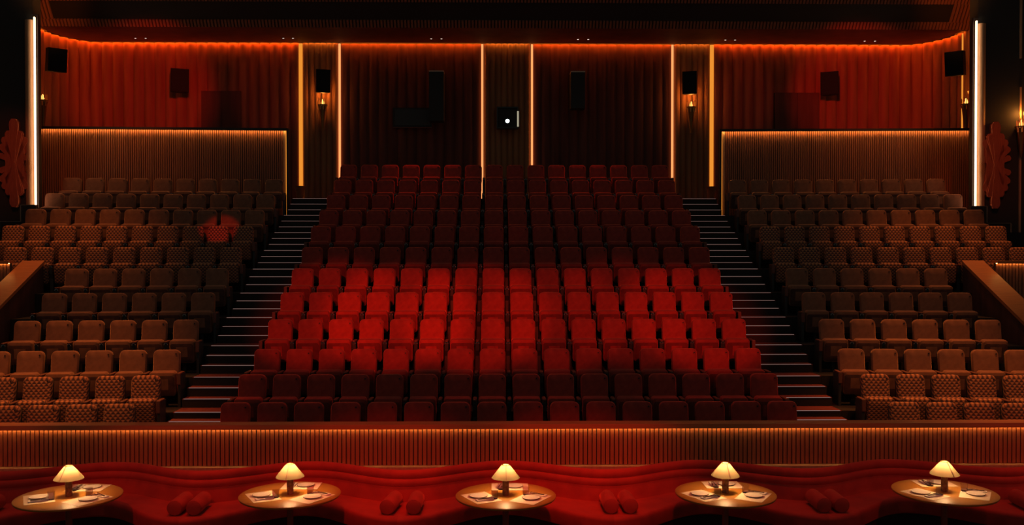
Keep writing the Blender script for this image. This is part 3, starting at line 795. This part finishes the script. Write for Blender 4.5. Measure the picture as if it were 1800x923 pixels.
# ------------------------------------------------------------------ loudspeakers
def speaker(px, py, wpx, hpx, Y, rz, rx, label, depth=0.42, shape='box'):
    c = PY(px, py, Y); w_, h_ = wpx / F * Y, hpx / F * Y
    r = empty('wall_speaker', c); r.rotation_euler = (R(rx), 0, R(rz))
    pts = [(-w_ / 2, -h_ / 2), (w_ / 2, -h_ / 2), (w_ / 2, h_ / 2), (-w_ / 2, h_ / 2)]
    b = MB(); ins = 0.78
    b.add([(x, -depth / 2, z) for x, z in pts] + [(x * ins, depth / 2, z) for x, z in pts], [(0, 1, 2, 3), (7, 6, 5, 4), (0, 4, 5, 1), (1, 5, 6, 2), (2, 6, 7, 3), (3, 7, 4, 0)])
    b.build('speaker_cabinet', M['speaker'], r)
    MB().pillow(w_ * 0.92, h_ * 0.94, 0.02, 0.02, 0.006, 0.004, Matrix.Translation((0, -depth / 2 - 0.008, 0)), seg=3).build('speaker_grille', M['speaker'], r)
    MB().box(-0.03, 0.03, depth / 2, depth / 2 + 0.28, -0.03, 0.03).build('bracket', M['black_plastic'], r)
    return tag(r, label, 'speaker', 'black wall speakers')
speaker(97, 106, 30, 40, 24.0, 40, 8, 'big black angled speaker in the left rear corner, above the left wall sconce', 0.5)
speaker(315, 142, 30, 40, 25.9, 24, 6, 'black speaker on the left red curtain wall')
speaker(567, 143, 25, 39, 25.85, 16, 6, 'black speaker on the left lit pilaster above the sconce')
speaker(1213, 146, 25, 39, 25.85, -16, 6, 'black speaker on the right lit pilaster above the sconce')
speaker(1459, 147, 30, 40, 25.9, -24, 6, 'black speaker on the right red curtain wall')
speaker(1681, 112, 30, 42, 24.0, -40, 8, 'big black angled speaker in the right rear corner, above the right wall sconce', 0.5)
def tall(px, py0, py1, wpx, label):
    Y = 25.78; a = PY(px, py0, Y); b_ = PY(px, py1, Y); w_ = wpx / F * Y
    r = empty('tall_speaker', (a.x, Y, b_.z)); h = a.z - b_.z
    MB().box(-w_ / 2, w_ / 2, 0, 0.42, 0, h - 0.03).build('speaker_cabinet', M['black'], r)
    MB().box(-w_ / 2, w_ / 2, -0.01, 0.42, h - 0.03, h).build('painted_lit_top', M['pale_trim'], r)  # pale colour stands in for light falling on the cabinet top
    tag(r, label, 'speaker', 'tall narrow black speakers')
tall(767, 124, 212, 26, 'tall narrow black column with its top coloured as lit, left of the projector')
tall(1016, 125, 190, 25, 'shorter narrow black column with its top coloured as lit, right of the projector')
pw = empty('projection_window', PY(725, 207, 26.38)); tag(pw, 'wide black projection window on the dark wall left of the projector', 'window', kind='thing')
MB().box(-0.56, 0.56, -0.05, 0.0, -0.28, 0.28).build('frame', M['black'], pw)
MB().box(-0.50, 0.50, -0.06, -0.05, -0.23, 0.23).build('pane', M['black_plastic'], pw)
MB().box(-0.56, 0.56, -0.08, -0.05, -0.30, -0.28).build('sill', M['arm_pad'], pw)
pj = empty('projector', PY(892, 207, 26.15)); tag(pj, 'black projector port with a bright white-blue lens in the centre pilaster', 'projector')
MB().box(-0.31, 0.31, -0.0, 0.18, -0.31, 0.31).build('housing', M['black'], pj)
for a in ((-0.31, -0.27, -0.31, 0.31), (0.27, 0.31, -0.31, 0.31), (-0.27, 0.27, 0.27, 0.31), (-0.27, 0.27, -0.31, -0.27)):
    MB().box(a[0], a[1], -0.05, 0.0, a[2], a[3]).build('frame', M['black_plastic'], pj)
MB().lathe([(0.10, 0.0), (0.10, 0.05), (0.085, 0.05)], 28, Matrix.Translation((0, 0, -0.10)) @ Matrix.Rotation(R(90), 4, 'X')).build('lens_barrel', M['black_plastic'], pj)
barrel = [o for o in pj.children if o.name.startswith('lens_barrel')][0]
lens = MB().lathe([(0.0, 0.055), (0.05, 0.052), (0.055, 0.05)], 24, Matrix.Translation((0, 0, -0.10)) @ Matrix.Rotation(R(90), 4, 'X'), False, False).build('lens', M['projector'], barrel)
MB().box(0.275, 0.325, -0.07, -0.05, -0.26, 0.18).build('light_bar', M['bar_light'], pj)

# ------------------------------------------------------------------ sconces
def make_sconce():
    r = empty('torch_sconce')
    MB().lathe([(0.02, -0.75), (0.05, -0.6), (0.10, -0.12), (0.14, -0.02), (0.14, 0.0)], 18).build('sconce_body', M['brass'], r, True)
    hs = [0.16, 0.24, 0.20, 0.30, 0.36, 0.28, 0.22, 0.26, 0.17]
    for i, h in enumerate(hs):
        a = R(-170 + 160 * i / 8); x, y = 0.125 * math.cos(a), 0.125 * math.sin(a)
        MB().lathe([(0.011, 0), (0.011, h), (0.003, h + 0.03)], 8, Matrix.Translation((x, y, -0.05 - 0.1 * (i % 2)))).build('glass_rod', M['gold'], r, True)
    MB().lathe([(0.0, 0.0), (0.04, 0.01), (0.045, 0.05), (0.03, 0.12), (0.0, 0.16)], 16, None, False, False).build('glowing_core', M['sconce_glow'], r, True)
    return r
for px, py, Y, dx, lab in ((567, 184, 26.10, 0, 'glowing brass torch sconce under the speaker on the left pilaster'), (1215, 188, 26.10, 0, 'glowing brass torch sconce under the speaker on the right pilaster'),
                       (75, 176, 24.0, 0, 'glowing brass torch sconce on the left side wall below the corner speaker'), (1698, 183, 24.0, 0, 'glowing brass torch sconce on the right side wall below the corner speaker'),
                       (1795, 222, 21.75, 0, 'glowing brass torch sconce cut by the right edge beside the sunburst')):
    c = PY(px, py, Y); o = inst('sconce', make_sconce); o.location = c; tag(o, lab, 'wall sconce', 'glowing torch sconces')
    point('sconce_light', (c.x, c.y - 0.0, c.z + 0.32), 9, (1.0, 0.32, 0.05), 0.05)

# ------------------------------------------------------------------ bins on the rear landing
def make_bin():
    r = empty('waste_bin')
    MB().lathe([(0.09, 0), (0.12, 0.36), (0.17, 0.46), (0.165, 0.46), (0.11, 0.36), (0.08, 0.02)], 28, None, True, False).build('bin_body', M['wood'], r, True)
    MB().lathe([(0.165, 0.455), (0.178, 0.46), (0.178, 0.475), (0.165, 0.475)], 28, None, False, False).build('rim', M['brass'], r, True)
    return r
for px, nm in ((527, 'left'), (1250, 'right')):
    c = PY(px, 340, 26.0); o = inst('bin', make_bin); o.location = (c.x, 26.0, FZ[12]); tag(o, f'small flared bin on the landing at the top of the {nm} stairs', 'bin')
